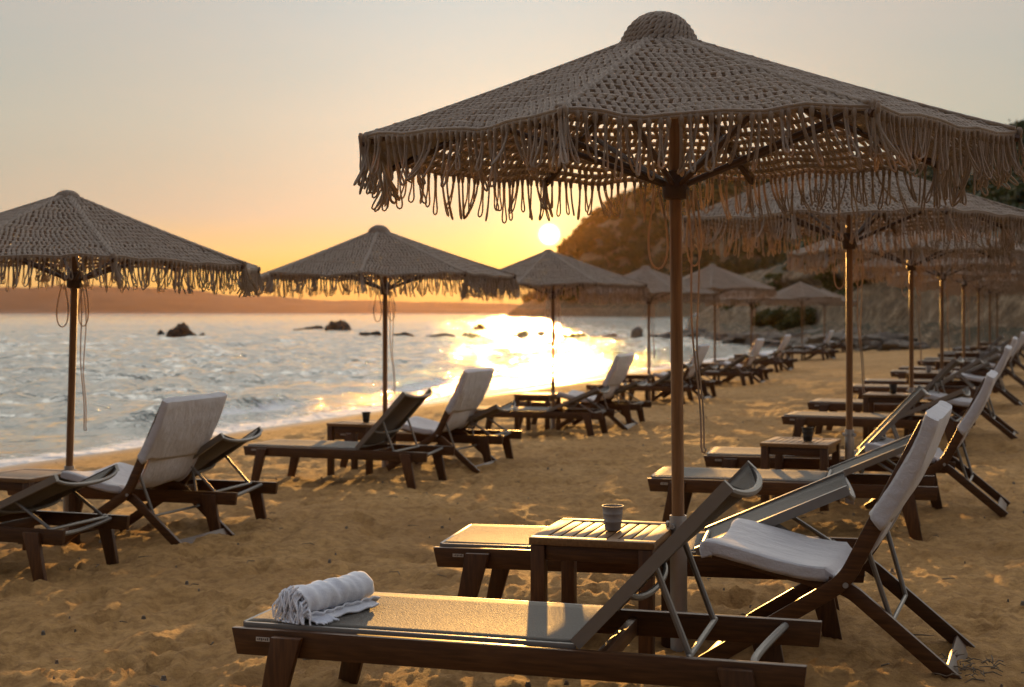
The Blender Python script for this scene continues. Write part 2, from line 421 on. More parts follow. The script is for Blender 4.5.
# ------------------------------------------------------------------ folding deck chair
def make_chair():
    root = empty('deck_chair')
    top, elb, front = (.33, .965), (.02, .345), (-.54, -.02)
    sf, piv, rear = (-.50, .425), (.03, .315), (.45, -.03)
    for sy in (-1, 1):
        b = MB(); b.prism_y(strip2d(bend(top, elb, front, .07), .064), sy * .335 - .014, sy * .335 + .014)
        b.build('back_frame', M['wood_x'], root, bevel=.004)
        b = MB(); b.prism_y(strip2d(bend(sf, piv, rear, .05), .058), sy * .303 - .014, sy * .303 + .014)
        fr = b.build('seat_frame', M['wood_x'], root, bevel=.004)
        bo = MB(); bo.tube([(.025, sy * .350, .335), (.025, sy * .356, .335)], .011, 10); bo.build('bolt', M['galv'], fr)
    for cc, sz, an in (((.415, 0, .005), (.016, .578, .075), -40), ((-.50, 0, .03), (.05, .64, .022), -32), ((.31, 0, .93), (.03, .64, .04), 25), ((-.47, 0, .412), (.05, .578, .026), 0)):
        c = MB(); c.box(cc, sz, Matrix.Rotation(R(an), 3, 'Y')); c.build('cross_bar', M['wood_y'], root, bevel=.003)
    s = MB()
    for sy in (-1, 1): s.tube([(.105, sy * .318, .47), (.19, sy * .272, .19)], .0105, 8)
    s.tube([(.19, -.285, .19), (.19, .285, .19)], .009, 8)
    s.build('support_strut', M['alu'], root)
    # canvas sling: seat wraps the seat rails, then climbs the back
    path = [(-.530, .405), (-.538, .44), (-.515, .456), (-.36, .424), (-.2, .39), (-.06, .378), (.03, .405), (.10, .49), (.17, .63), (.24, .77), (.31, .92)]
    from mathutils.geometry import interpolate_bezier
    P = []
    for i in range(len(path) - 1):
        for k in range(4):
            t = k / 4; p0 = np.array(path[max(i - 1, 0)]); p1 = np.array(path[i]); p2 = np.array(path[i + 1]); p3 = np.array(path[min(i + 2, len(path) - 1)])
            P.append(.5 * (2 * p1 + (p2 - p0) * t + (2 * p0 - 5 * p1 + 4 * p2 - p3) * t * t + (3 * p1 - p0 - 3 * p2 + p3) * t ** 3))
    P.append(np.array(path[-1])); n = len(P)
    cross = [(-.321, -.038), (-.324, -.02), (-.323, .010), (-.317, .014), (-.27, .010), (-.18, -.004), (-.09, -.012), (0, -.014), (.09, -.012), (.18, -.004), (.27, .010), (.317, .014), (.323, .010), (.324, -.02), (.321, -.038)]
    V = np.zeros((n, len(cross), 3))
    for i, p in enumerate(P):
        t = P[min(i + 1, n - 1)] - P[max(i - 1, 0)]; t /= np.linalg.norm(t); nn = np.array([-t[1], t[0]])
        k = i / (n - 1)
        for j, (y, h) in enumerate(cross):
            hh = h
            if k > .52: hh = min(h, .0) * (1 if abs(y) < .3 else .3) - .02; y = y * .93
            wr = .012 * (fbm(np.array(k * 11.), np.array(y * 9.), 4, 3) - .5) * (1 if abs(y) < .31 else .3)
            V[i, j] = (p[0] + nn[0] * (hh + wr), y, p[1] + nn[1] * (hh + wr))
    o = np_mesh('canvas_sling', V.reshape(-1, 3), grid_quads(n, len(cross)), M['canvas'], root, True, 38)
    sol = o.modifiers.new('thickness', 'SOLIDIFY'); sol.thickness = .004
    # canvas sleeve pulled over the top of the back
    d = np.array(top) - np.array(elb); d /= np.linalg.norm(d); q = np.array([-d[1], d[0]]); L0 = .27; L1 = .725
    ring = []
    m = 40; rows = 22; V = []
    for i in range(rows + 1):
        f = i / rows; u = L0 + (L1 - L0) * min(f * 1.06, 1); w = .365 + .012 * f; th = .028 + .012 * (1 - f)
        if f > .94: k = (f - .94) / .06; w -= .010 * k * k; th *= (1 - .6 * k * k)
        for j in range(m):
            a = 2 * math.pi * j / m; cx, sx = math.cos(a), math.sin(a)
            y = w * math.copysign(abs(cx) ** .22, cx); h = th * math.copysign(abs(sx) ** .3, sx)
            wr = .016 * (fbm(np.array(f * 4.), np.array(a * 2.2), 3, 11) - .5) * (1 if abs(cx) < .95 else .4)
            uu = u + (.014 * math.sin(a * 3 + 1) + .01 * math.sin(a * 5)) * (1 - f) ** 3 + .008 * cx * f
            bow = .02 * math.sin(math.pi * f)
            p = np.array(elb) + d * uu + q * (h + wr - bow)
            V.append((p[0], y, p[1]))
    V = np.array(V); qd = grid_quads(rows + 1, m, True); b0 = rows * m
    cap = [(b0 + j, b0 + j + 1, b0 + m - j - 1, b0 + (m - j) % m) for j in range(1, m // 2 - 1)]
    qd = np.concatenate([qd, np.array(cap)])
    o = np_mesh('canvas_cover', V, qd, M['canvas'], root, True, 34)
    sol = o.modifiers.new('thickness', 'SOLIDIFY'); sol.thickness = .003; sol.offset = 1
    return root

# ------------------------------------------------------------------ side table and cup
def make_table():
    root = empty('side_table'); H = TABLE_H; hx, hy = .255, .285
    t = MB()
    for sy in (-1, 1): t.box((0, sy * (hy - .03), H - .014), (2 * hx, .06, .028))
    for sx in (-1, 1): t.box((sx * (hx - .03), 0, H - .014), (.06, 2 * hy - .123, .028))
    n = 8; w = (2 * hx - .123) / n
    for i in range(n): t.box((-hx + .0615 + w * (i + .5), 0, H - .015), (w - .009, 2 * hy - .121, .024))
    t.box((0, 0, H - .038), (.05, 2 * hy - .1, .018))
    t.build('table_top', M['table_wood'], root, bevel=.002)
    for sx in (-1, 1):
        for sy in (-1, 1):
            l = MB(); l.box((sx * (hx - .034), sy * (hy - .034), (H - .03 - .08) / 2), (.058, .058, H - .03 + .08)); l.build('leg', M['wood_z'], root, bevel=.004)
    for sy in (-1, 1):
        a = MB(); a.box((0, sy * (hy - .034), H - .0605), (2 * hx - .13, .024, .06)); a.build('apron', M['wood_x'], root, bevel=.002)
    for sx in (-1, 1):
        a = MB(); a.box((sx * (hx - .034), 0, H - .0605), (.024, 2 * hy - .13, .06)); a.build('apron', M['wood_y'], root, bevel=.002)
    return root
def make_cup(mat):
    c = MB(); h = .102
    c.lathe([(0, .001), (.030, 0), (.033, .004), (.0365, .035), (.0375, .036), (.0378, .040), (.037, .042), (.0405, .066), (.0416, .068), (.0416, .072), (.0408, .074),
             (.0435, .096), (.0455, .099), (.0455, .102), (.0425, .102), (.0335, .008), (0, .006)], 32)
    return c.build('bucket_cup', mat)

# ------------------------------------------------------------------ macrame parasol
def make_parasol():
    root = empty('beach_parasol'); rg = random.Random(3)
    z_eave, z_apex, RR, r_top = 2.07, 2.535, 1.355, .09
    OX, OY = OXY
    s = MB(); s.lathe([(.0, -.3), (.036, -.3), (.036, .53), (.031, .53), (.031, .40)], 20)
    sl = s.build('ground_sleeve', M['galv'], root)
    for k in range(4):
        a = R(45 + 90 * k) + .5; b = MB(); ca, sa = math.cos(a), math.sin(a)
        b.tube([(.034 * ca, .034 * sa, .49), (.058 * ca, .058 * sa, .49)], .006, 8)
        b.tube([(.044 * ca, .044 * sa, .49), (.056 * ca, .056 * sa, .49)], .013, 6)
        b.build('wing_bolt', M['galv'], sl)
    p = MB(); p.lathe([(0, .42), (.0262, .42), (.0255, 2.52), (0, 2.52)], 20); p.build('pole', M['pole_wood'], root)
    h = MB(); h.lathe([(.027, 1.86), (.05, 1.865), (.056, 1.88), (.056, 1.93), (.047, 1.945), (.047, 1.98), (.027, 1.985)], 16); h.build('runner_hub', M['rib_wood'], root)
    h = MB(); h.lathe([(.0256, 2.37), (.06, 2.375), (.06, 2.43), (.03, 2.45), (.0256, 2.45)], 16); h.build('top_hub', M['rib_wood'], root)
    ang = [2 * math.pi * k / 8 for k in range(8)]
    sag = .014
    def rz(t):                       # ridge: radius and height
        return r_top + (RR - r_top) * t, z_eave + (z_apex - z_eave) * (1 - t) ** 1.06
    def surf(k, t, f, off=0):        # panel k, t down the slope, f across
        r, z = rz(t); a0, a1 = ang[k], ang[k] + math.pi / 4
        x = r * ((1 - f) * math.cos(a0) + f * math.cos(a1)); y = r * ((1 - f) * math.sin(a0) + f * math.sin(a1))
        pull = sag * 4 * f * (1 - f) * t - .012 * math.sin(k * 2.3 + f * 5.1 + t * 3.7) * t * min(1, 6 * f * (1 - f)) - .006 * math.sin(f * 17 + k) * t * t
        return Vector((x * (1 - .018 * 4 * f * (1 - f) * t) + OX * (1 - t), y * (1 - .018 * 4 * f * (1 - f) * t) + OY * (1 - t), z - pull + off))
    for k in range(8):
        d = Vector((math.cos(ang[k]), math.sin(ang[k]), 0))
        b = MB(); r1, z1 = rz(.0); r2, z2 = rz(1)
        b.tube([d * .05 + Vector((0, 0, 2.41)), d * .65 + Vector((OX * .55, OY * .55, rz(.44)[1] - .034)), d * (r2 + .015) + Vector((0, 0, z2 - .026))], .0145, 8)
        b.build('rib', M['rib_wood'], root)
        b = MB(); b.tube([d * .045 + Vector((0, 0, 1.925)), d * .80 + Vector((0, 0, rz(.56)[1] - .05))], .0125, 8); b.build('rib_strut', M['rib_wood'], root)
    # woven cords: rings of cord tied by slanted knots, gaps left open between them
    c = MB(); NR = 15
    ts = [0.0, .03, .06] + [.09 + .91 * (i / NR) for i in range(NR + 1)]
    for k in range(8):
        for i, t in enumerate(ts):
            n = 5 + int(10 * t)
            for dz, rr in ((.004, .0075), (-.006, .007)):
                c.tube([surf(k, t, j / n, dz + .003 * math.sin(j * 1.9 + i * 2 + k)) for j in range(n + 1)], rr, 5, cap=False)
            if i == len(ts) - 1: break
            t2 = ts[i + 1]; wid = .765 * rz((t + t2) / 2)[0]; m = max(2, int(wid / .0325)); sgn = 1 if (i + k) % 5 != 0 else -1
            for j in range(m):
                f = (j + .5 + rg.uniform(-.14, .14)) / m; df = sgn * (.62 + rg.uniform(-.12, .12)) / m
                wv = rg.uniform(.8, 1.15)
                for q in (-1, 1):
                    pts = []
                    for e in range(5):
                        g = e / 4; ff = f + df * (g - .5) + q * .13 / m * math.cos(math.pi * 1.5 * g)
                        pts.append(surf(k, t + (t2 - t) * g, min(max(ff, 0), 1), (.012 * math.sin(math.pi * g) - .002) + q * .004 * math.sin(math.pi * 1.5 * g)))
                    c.tube(pts, [.0062 * wv, .0076 * wv, .0084 * wv, .0076 * wv, .0062 * wv], 5, cap=False)
    for k in range(8):               # cord seam along each ridge
        for q in (-1, 1):
            c.tube([surf(k, t, 0, .008) + Vector((-math.sin(ang[k]), math.cos(ang[k]), 0)) * q * (.012 * math.cos(t * 60)) for t in np.linspace(0, 1, 40)], .009, 5)
    c.build('canopy', M['cord'], root, autosm=False)
    cp = MB(); prof = [(.178, 2.487), (.162, 2.505), (.149, 2.527), (.138, 2.550), (.126, 2.573), (.111, 2.595), (.091, 2.615), (.066, 2.630), (.040, 2.639), (.015, 2.642)]
    for i, (r, z) in enumerate(prof):
        n = 36; cp.tube([(r * math.cos(2 * math.pi * j / n), r * math.sin(2 * math.pi * j / n), z + .003 * math.sin(j * 2.3 + i)) for j in range(n)], .0105, 6, closed=True)
        if i < len(prof) - 1:
            r2, z2 = prof[i + 1]; m = max(6, int(2 * math.pi * r / .022))
            for j in range(m):
                a = 2 * math.pi * (j + rg.uniform(-.2, .2)) / m; a2 = a + .8 / m * 2 * math.pi
                cp.tube([(r * math.cos(a) * 1.03, r * math.sin(a) * 1.03, z), ((r + r2) / 2 * math.cos((a + a2) / 2) * 1.06, (r + r2) / 2 * math.sin((a + a2) / 2) * 1.06, (z + z2) / 2 + .004), (r2 * math.cos(a2) * 1.03, r2 * math.sin(a2) * 1.03, z2)], .0085, 5, cap=False)
    cp.v = [(x + OX, y + OY, z) for x, y, z in cp.v]
    cp.build('cap', M['cord'], root, autosm=False)
    # fringe of hanging cord loops, one piece per side
    for k in range(8):
        fr = MB(); m = 30
        for j in range(m + 5):
            tuft = j >= m
            f = (j + .5 + rg.uniform(-.25, .25)) / m if not tuft else rg.uniform(-.01, .02)
            p0 = surf(k, 1, min(max(f, 0), 1), -.012); 
            e = (surf(k, 1, .6) - surf(k, 1, .4)).normalized(); out = Vector((e.y, -e.x, 0)); out = out if out.dot(p0) > 0 else -out
            L = rg.uniform(.135, .205) if not tuft else rg.uniform(.11, .21)
            if tuft: p0 += out * rg.uniform(0, .03) + Vector((0, 0, rg.uniform(0, .02)))
            sw = rg.gauss(0, .011) + (.008 * math.sin(f * 9 + k)); so = rg.gauss(.0, .016) + (.004 if not tuft else .012)
            hw = rg.uniform(.007, .014); tw = rg.uniform(-.5, .5) * math.pi; ang_w = e * math.cos(tw) + out * math.sin(tw)
            fr.tube([p0 + Vector((0, 0, .012)), p0, p0 + Vector((0, 0, -.028))], [.006, .0105, .007], 6)
            def cpos(g): return p0 + Vector((0, 0, -L * g)) + e * sw * g * g * 2 + out * so * g * g * 2
            pts = []
            prof2 = [(0, .3), (.15, .35), (.35, .3), (.55, .42), (.72, .75), (.84, 1), (.93, .95), (.98, .6)]
            for g, w in prof2: pts.append(cpos(g) + ang_w * hw * w)
            pts.append(cpos(1.0))
            for g, w in prof2[::-1]: pts.append(cpos(g) - ang_w * hw * w)
            fr.tube(pts, .0041, 5)
        fr.build('fringe', M['cord'], root, autosm=False)
    # pull cords: two hanging loops and one long doubled line
    r = MB()
    def loop(x, y, z0, z1, w, n=22, a=0):
        pts = []
        for i in range(n + 1):
            g = 2 * math.pi * i / n * .92 + .25
            h = (1 - math.cos(g)) / 2
            pts.append((x + w * math.sin(g) * (.35 + .65 * h) * math.cos(a), y + w * math.sin(g) * (.35 + .65 * h) * math.sin(a), z0 + (z1 - z0) * h))
        return pts
    r.tube(loop(-.075, -.02, 1.90, 1.57, .055), .0045, 6)
    r.tube(loop(.075, -.03, 1.90, 1.58, .05, a=.6), .0045, 6)
    lx = []
    for i in range(20):
        g = i / 19; lx.append((.045 + .05 * g + .008 * math.sin(g * 9), -.03 - .01 * math.sin(g * 5), 1.9 - 1.08 * g))
    bx = [(x + .012 + .02 * math.sin(math.pi * min(1, i / 12)), y + .006, z) for i, (x, y, z) in enumerate(lx)]
    r.tube(lx + [(.103, -.03, .80), (.112, -.028, .795), (.118, -.026, .81)] + bx[::-1], .004, 6)
    r.build('pull_cord', M['cord'], root)
    return root

# ------------------------------------------------------------------ place the beach furniture
ORD = ['nearest', 'second', 'third', 'fourth', 'fifth', 'sixth', 'seventh', 'eighth', 'ninth']
protoL = {a: make_lounger(a) for a in (24, 33, 47)}; usedL = set()
protoC, protoT, protoP = make_chair(), make_table(), make_parasol()
cups = {'g': make_cup(M['grey_cup']), 'b': make_cup(M['black_cup'])}; used = set()
def inst(proto, key):
    if key in used: return copy_tree(proto)
    used.add(key); return proto
def lay(o, x, y, rz, dz=0, tilt=(0, 0)):
    o.location = (x, y, float(ground(x, y)) + dz); o.rotation_euler = (tilt[0], tilt[1], rz)
def at(pole, n, u): return pole[0] + N[0] * n + U[0] * u, pole[1] + N[1] * n + U[1] * u

def place_set(row, i, pole, near, far, chair=True, table='g', prot=0, hz=1.0, lean=(0, 0), nu=(-.23, -1.24), fu=(-.25, .60), cu=(.70, .06), nyaw=None, fyaw=None, cyaw=0, tyaw=0, cupoff=(.05, 0), tu=(-.22, -.30)):
    rn = 'landward row' if row == 'R' else 'seaward row'; wh = f'{ORD[i]} parasol, {rn}'
    q = rnd.uniform
    P = inst(protoP, 'P'); lay(P, pole[0], pole[1], R(prot), tilt=lean); P.scale = (1, 1, hz); P.rotation_mode = 'ZYX'
    for ch in P.children:
        if ch.name.startswith('pull_cord'): ch.rotation_euler = (0, 0, -R(prot) + q(-.3, .3))
    if (row, i) != ('R', 0):
        for ch in P.children:
            if ch.name.startswith('cap'): ks_ = q(.62, .8); ch.scale = (ks_, ks_, ks_); ch.location = (OXY[0] * (1 - ks_), OXY[1] * (1 - ks_), 2.49 * (1 - ks_))
    lab = ('huge fringed macrame parasol on a brown pole beside the table with the grey cup' if (row, i) == ('R', 0)
           else f'fringed macrame parasol on a wooden pole, {ORD[i]} of the {rn}')
    tag(P, lab, 'parasol', f'fringed parasols of the {rn}')
    sy = q(-3, 3)
    for side, a, off, yw in (('near', near, nu, nyaw), ('far', far, fu, fyaw)):
        if a is None: continue
        L = inst(protoL[a], a); x, y = at(pole, *off); lay(L, x, y, YAW + R(yw if yw is not None else q(-3, 5)), -.005)
        nm = {24: 'nearly flat backrest', 33: 'half raised backrest', 47: 'steeply raised backrest'}[a]
        if (row, i, side) == ('R', 0, 'near'): lab = 'foreground wooden sun lounger with the rolled white towel on its foot end'
        elif (row, i) == ('R', 0): lab = 'wooden sun lounger right behind the table with the grey cup, backrest nearly flat'
        else: lab = f'sun lounger with {nm}, {side} side of the {wh}'
        tag(L, lab, 'sun lounger', f'sun loungers of the {rn}')
    if table:
        Tb = inst(protoT, 'T'); x, y = at(pole, *tu); lay(Tb, x, y, YAW + R(tyaw + q(-2, 2) * (tyaw == 0)), 0)
        tag(Tb, 'low slatted wooden table holding the grey cup, beside the huge parasol pole' if (row, i) == ('R', 0) else f'low wooden side table under the {wh}', 'side table', f'side tables of the {rn}')
        if table in 'gb':
            c = inst(cups[table], 'cup' + table); cx, cy = at((x, y), *cupoff); c.location = (cx, cy, Tb.location.z + TABLE_H + .0005)
            col = 'grey' if table == 'g' else 'black'
            tag(c, 'grey ridged bucket cup on the slatted table by the huge parasol pole' if (row, i) == ('R', 0) else f'{col} bucket cup on the table under the {wh}', 'cup', f'bucket cups on the tables')
    if chair:
        C = inst(protoC, 'C'); x, y = at(pole, *cu); lay(C, x, y, YAW + R(cyaw), .0)
        tag(C, 'big white canvas deck chair at the right, beside the huge parasol' if (row, i) == ('R', 0) else f'wooden deck chair with white canvas cover under the {wh}', 'deck chair', f'deck chairs of the {rn}')
    return P

# landward row
place_set('R', 0, (.705, 6.0), 47, 24, prot=-90 - 23, lean=(0, R(-.45)), nyaw=4.5, fyaw=9, tyaw=4.5, nu=(-.214, -1.244), fu=(-.285, .60), cu=(.705, .05), tu=(-.27, -.17), cupoff=(.03, .0))
place_set('R', 1, (2.61, 11.0), 24, 47, table='b', prot=-90 - 30, hz=1.045, nyaw=6, fyaw=6, cu=(.70, .06), fu=(-.22, .42), tu=(-.33, -.25))
place_set('R', 2, (4.55, 16.2), 24, 47, table='b', prot=-90 - 12)
place_set('R', 3, (6.5, 21.5), 33, 24, table='g', prot=-90 - 35)
place_set('R', 4, (8.45, 26.6), 24, 33, table='n', prot=-90 - 20)
place_set('R', 5, (10.5, 32.0), 24, 47, table='n', prot=-90 - 5)
place_set('R', 6, (12.5, 37.2), 24, 33, table='n', prot=-90 - 40)
place_set('R', 7, (14.5, 42.5), 24, 24, table='n', prot=-90 - 28)
# seaward row
place_set('L', 0, (-3.22, 10.3), 24, 33, table='n', prot=-90 - 18, hz=.965, lean=(0, R(1.6)), nu=(.22, -1.24), fu=(.22, .6), tu=(-.12, -.3))
place_set('L', 1, (-1.33, 14.9), 47, 24, table='b', prot=-90 - 5, hz=.965, nu=(.22, -1.24), fu=(.22, .6), tu=(-.12, -.3))
place_set('L', 2, (.577, 20.0), 24, 24, table='n', prot=-90 - 22, hz=.965, nu=(.22, -1.24), fu=(.22, .6), tu=(-.12, -.3))
place_set('L', 3, (2.58, 26.8), 33, 24, table='n', prot=-90 - 30, hz=.965, nu=(.22, -1.24), fu=(.22, .6), tu=(-.12, -.3))
place_set('L', 4, (4.68, 32.8), 33, 24, table='n', prot=-90 - 12, hz=1.06, nu=(.22, -1.24), fu=(.22, .6), tu=(-.12, -.3))
place_set('L', 5, (6.9, 41.0), 24, 33, table='n', prot=-90 - 36, hz=1.0, nu=(.22, -1.24), fu=(.22, .6), tu=(-.12, -.3))
place_set('L', 6, (10.4, 51.0), 24, 24, table='n', prot=-90 - 8, hz=1.08, nu=(.22, -1.24), fu=(.22, .6), tu=(-.12, -.3))
place_set('L', 7, (13.4, 61.0), 24, 33, table=None, prot=-90 - 25, hz=1.06, nu=(.22, -1.24), fu=(.22, .6), tu=(-.12, -.3))

# ------------------------------------------------------------------ rolled towel
def make_towel():
    rg = random.Random(5); root = empty('rolled_towel')
    L = .40; nl = 46; na = 150; V = np.zeros((nl + 1, na + 1, 3))
    for i in range(nl + 1):
        f = i / nl; y = -L / 2 + L * f
        for j in range(na + 1):
            g = j / na; turns = 3.1; a = -g * turns * 2 * math.pi - .6
            r = .018 + .047 * (1 - g) if True else 0
            r = .066 - .048 * g
            w = (fbm(np.array(f * 9), np.array(g * 16.), 4, 2) - .5) * .020 * (1 - .5 * g) + .0035 * math.sin(f * 46 + a * .7) * (1 - g)
            skew = .012 * math.sin(f * 3 + g * 4)
            rr = r + w
            x = rr * math.cos(a) * 1.08; z = rr * math.sin(a) * .93
            if g < .03: pass
            V[i, j] = (x, y + skew + .012 * (g - .5) * math.sin(a), z + .062)
    o = np_mesh('towel_roll', V.reshape(-1, 3), grid_quads(nl + 1, na + 1), M['towel'], root)
    sol = o.modifiers.new('thickness', 'SOLIDIFY'); sol.thickness = .006
    # loose hem lying along the fabric
    n, m = 40, 9; H = np.zeros((n + 1, m + 1, 3))
    for i in range(n + 1):
        for j in range(m + 1):
            f = i / n; g = j / m
            H[i, j] = (.03 + .055 * g * (1 + .10 * math.sin(f * 11)), -L / 2 + .02 + (L - .04) * f, .004 + .018 * (1 - g) + .003 * math.sin(f * 23 + g * 3) * g + .004 * g)
    o2 = np_mesh('loose_hem', H.reshape(-1, 3), grid_quads(n + 1, m + 1), M['towel'], root)
    sol = o2.modifiers.new('thickness', 'SOLIDIFY'); sol.thickness = .006
    fr = MB()
    for k in range(95):
        a = rg.uniform(0, 2 * math.pi); r = .066 * math.sqrt(rg.random()); x = r * math.cos(a) * 1.05; z = .062 + r * math.sin(a) * .9
        ln = rg.uniform(.03, .075); dx = rg.gauss(0, .02); pts = []
        for e in range(6):
            g = e / 5
            pts.append((x + dx * g + .006 * math.sin(g * 7 + k), -L / 2 + .006 - ln * .5 * math.sin(g * 1.6) , max(.006, z - (ln * .9) * g * g + .004 * math.sin(g * 9 + k))))
        fr.tube(pts, [.0042, .004, .0038, .0036, .0034, .003], 5)
    for k in range(26):
        f = rg.random(); x = .075 + rg.uniform(0, .012); y = -L / 2 + .02 + (L - .04) * f * .25
        fr.tube([(x - .02, y, .012), (x + .01, y - .006, .009), (x + rg.uniform(.025, .05), y - rg.uniform(.0, .02), .006)], [.0042, .004, .003], 5)
    fr.build('towel_fringe', M['towel'], root)
    return root
tw = make_towel()
Lx, Ly = at((.705, 6.0), -.214, -1.244); th = YAW + R(4.5); zL = float(ground(Lx, Ly)) - .005
lx, ly = -.715, -.075
tw.location = (Lx + lx * math.cos(th) - ly * math.sin(th), Ly + lx * math.sin(th) + ly * math.cos(th), zL + .338)
tw.rotation_euler = (0, 0, th + R(-16))
tag(tw, 'rolled white cotton towel with tangled fringe on the foreground sun lounger', 'towel')

# ------------------------------------------------------------------ sand, sea
angs = np.concatenate([np.arange(-34, 34.01, .115), np.arange(36, 326, 3.)])   # degrees clockwise from +Y
def polar(rs, angs): 
    a = np.radians(angs)[None, :]; r = rs[:, None]
    return r * np.sin(a), r * np.cos(a)
rs = np.concatenate([[.05, .5, 1.0], np.geomspace(1.5, 115, 520)])
X, Y = polar(rs, angs); Y = Y - .6
SHORE = -12.7
sc_ = s_of(X, Y); tc_ = t_of(X, Y)
Z = ground(X, Y)
dry = smooth(.4, 3.0, sc_ - SHORE)
hum = (fbm(X * .55, Y * .55, 3, 5) - .5) * .10
lump = (fbm(X * 3.2 + .3, Y * 3.2, 6, 9, .66) - .5) * .095 + (np.abs(vnoise(X * 6 + 3, Y * 6, 14) - .5) - .25) * .035 * vnoise(X * .7, Y * .7, 15)
fine = (fbm(X * 15, Y * 15, 3, 21, .75) - .5) * .05
pits = -np.clip(vnoise(X * 3.1, Y * 3.1, 31) - .66, 0, 1) * .16 - np.clip(vnoise(X * 3.7 + 9, Y * 3.7, 37) - .70, 0, 1) * .14
rr_ = np.hypot(X, Y)
# footprints pressed into the dry sand
rgf = np.random.default_rng(12)
for k in range(620):
    fy = rgf.uniform(2.5, 26); fx = rgf.uniform(-.42, .46) * fy; an = rgf.normal(.35, .6) + (math.pi if rgf.random() < .5 else 0)
    if s_of(fx, fy) < -11: continue
    I = (np.abs(X - fx) < .3) & (np.abs(Y - fy) < .3)
    dx = X[I] - fx; dy = Y[I] - fy; a_ = dx * math.sin(an) + dy * math.cos(an); b_ = dx * math.cos(an) - dy * math.sin(an)
    q_ = np.sqrt((a_ / .15) ** 2 + (b_ / .065) ** 2)
    Z[I] += (-.034 * np.exp(-q_ ** 4) + .018 * np.exp(-((q_ - 1.25) / .35) ** 2)) * rgf.uniform(.5, 1.1)
Z = Z - .014 * dry
Z = Z + hum * dry * smooth(0, 20, rr_ + 12) + (lump + pits + fine * np.exp(-rr_ / 40)) * dry
Z = Z + .05 * np.exp(-((sc_ - SHORE - 3.2) / 1.0) ** 2) * (fbm(tc_ * .25, sc_ * .25, 2, 3))
V = np.stack([X, Y, Z], -1).reshape(-1, 3)
sand = np_mesh('beach_sand', V, grid_quads(len(rs), len(angs), True), M['sand'])
fattr(sand, 'shore', (sc_ - SHORE)); tag(sand, kind='structure')

wangs = np.concatenate([np.arange(-34, 34.01, .14), np.arange(36, 326, 4.)])
wr = np.concatenate([[.05, 4, 8], np.geomspace(11, 1800, 950)])
X, Y = polar(wr, wangs); sc_ = s_of(X, Y); tc_ = t_of(X, Y); rr_ = np.hypot(X, Y)
off = SHORE - sc_                                     # metres out from the waterline
shoal = smooth(-.5, 10, off)
Z = np.full_like(X, SEA_Z)
def wave(x, y, ang, lam, amp, seed):
    a = R(ang); ph = (x * math.cos(a) + y * math.sin(a)) / lam * 2 * math.pi
    warp = (fbm(x / (lam * 2.2), y / (lam * 2.2), 2, seed) - .5) * 10
    env = .35 + 1.3 * fbm(x / (lam * 3) + 5, y / (lam * 3), 2, seed + 7)
    s_ = np.sin(ph + warp); return amp * env * (s_ + .28 * np.cos(2 * (ph + warp)))
for ang, lam, amp, seed in ((-20, 6.5, .075, 1), (-3, 3.6, .075, 2), (-45, 2.3, .075, 3), (14, 1.45, .045, 4), (-70, 1.0, .022, 6), (-30, .7, .010, 9)):
    Z = Z + wave(X, Y, ang, lam, amp, seed) * shoal * np.clip(1.1 - rr_ * .0022 / lam * 3, .15, 1)
# small breakers rolling in parallel to the shore
fo = np.zeros_like(X)
for c0, hgt, t0, t1, wdt in ((2.5, .24, 19, 29, .42), (1.4, .11, 6, 17, .35), (3.4, .11, 30, 46, .45), (5.6, .10, 3, 12, .5)):
    cc = c0 + .5 * (fbm(tc_ * .22, np.zeros_like(tc_), 2, 51) - .5)
    e = smooth(t0, t0 + 3.5, tc_) * (1 - smooth(t1 - 4, t1, tc_)); d = off - cc
    h = np.where(d < 0, np.exp(-(d / (wdt * .6)) ** 2), np.exp(-(d / (wdt * 1.9)) ** 2)) * hgt * e * (.6 + .8 * fbm(tc_ * .6, off * .3, 2, 77))
    Z = Z + h
    fo = np.maximum(fo, e * np.exp(-((d + wdt * 1.3) / .55) ** 2) * .62)
lip = .35 * (fbm(tc_ * .35, np.zeros_like(tc_), 3, 8) - .5) * 2
fo = np.maximum(fo, .95 * np.exp(-np.clip(off + .05 + lip, -5, 99).clip(0) / .55) * (off > -3))
fo = np.maximum(fo, .46 * np.exp(-np.clip(off - .6 + lip * 3, 0, 99) / 1.2))
Z = Z + .03 * np.exp(-np.clip(np.abs(off + .15 + lip), 0, 9) / .4)
Z = np.where(off < -1.5, SEA_Z - .12, Z + np.where(off < .6, .012, 0))
V = np.stack([X, Y, Z], -1).reshape(-1, 3)
sea = np_mesh('sea', V, grid_quads(len(wr), len(wangs), True), M['water']); fattr(sea, 'foam', fo); tag(sea, kind='structure')

# ------------------------------------------------------------------ hills (terrain with depth, built where it stands)
def hill(name, pxs, prof, mat, nr=90, seed=0, lo=-3.0):
    """pxs: azimuths (as picture columns); prof(px) -> list of (distance, height) pairs; roughness grows with height."""
    V = []
    for px in pxs:
        pr = prof(px); a = math.atan((px - 512) / F)
        d = np.interp(np.linspace(0, 1, nr), np.linspace(0, 1, len(pr)), [p[0] for p in pr]); z = np.interp(d, [p[0] for p in pr], [p[1] for p in pr])
        V.append(np.stack([d * math.tan(a), d, z], -1))
    return np.array(V)
def ipx(px, tab): return float(np.interp(px, [t[0] for t in tab], [t[1] for t in tab]))
MT = [(-900, 14), (-500, 24), (-250, 17), (-120, 22), (0, 23), (50, 26), (90, 27), (130, 26), (180, 22.5), (225, 17), (270, 14), (330, 12.5), (400, 11), (470, 8.5), (520, 6), (560, 4), (620, 3), (700, 1)]
pxs = np.linspace(-900, 700, 260)
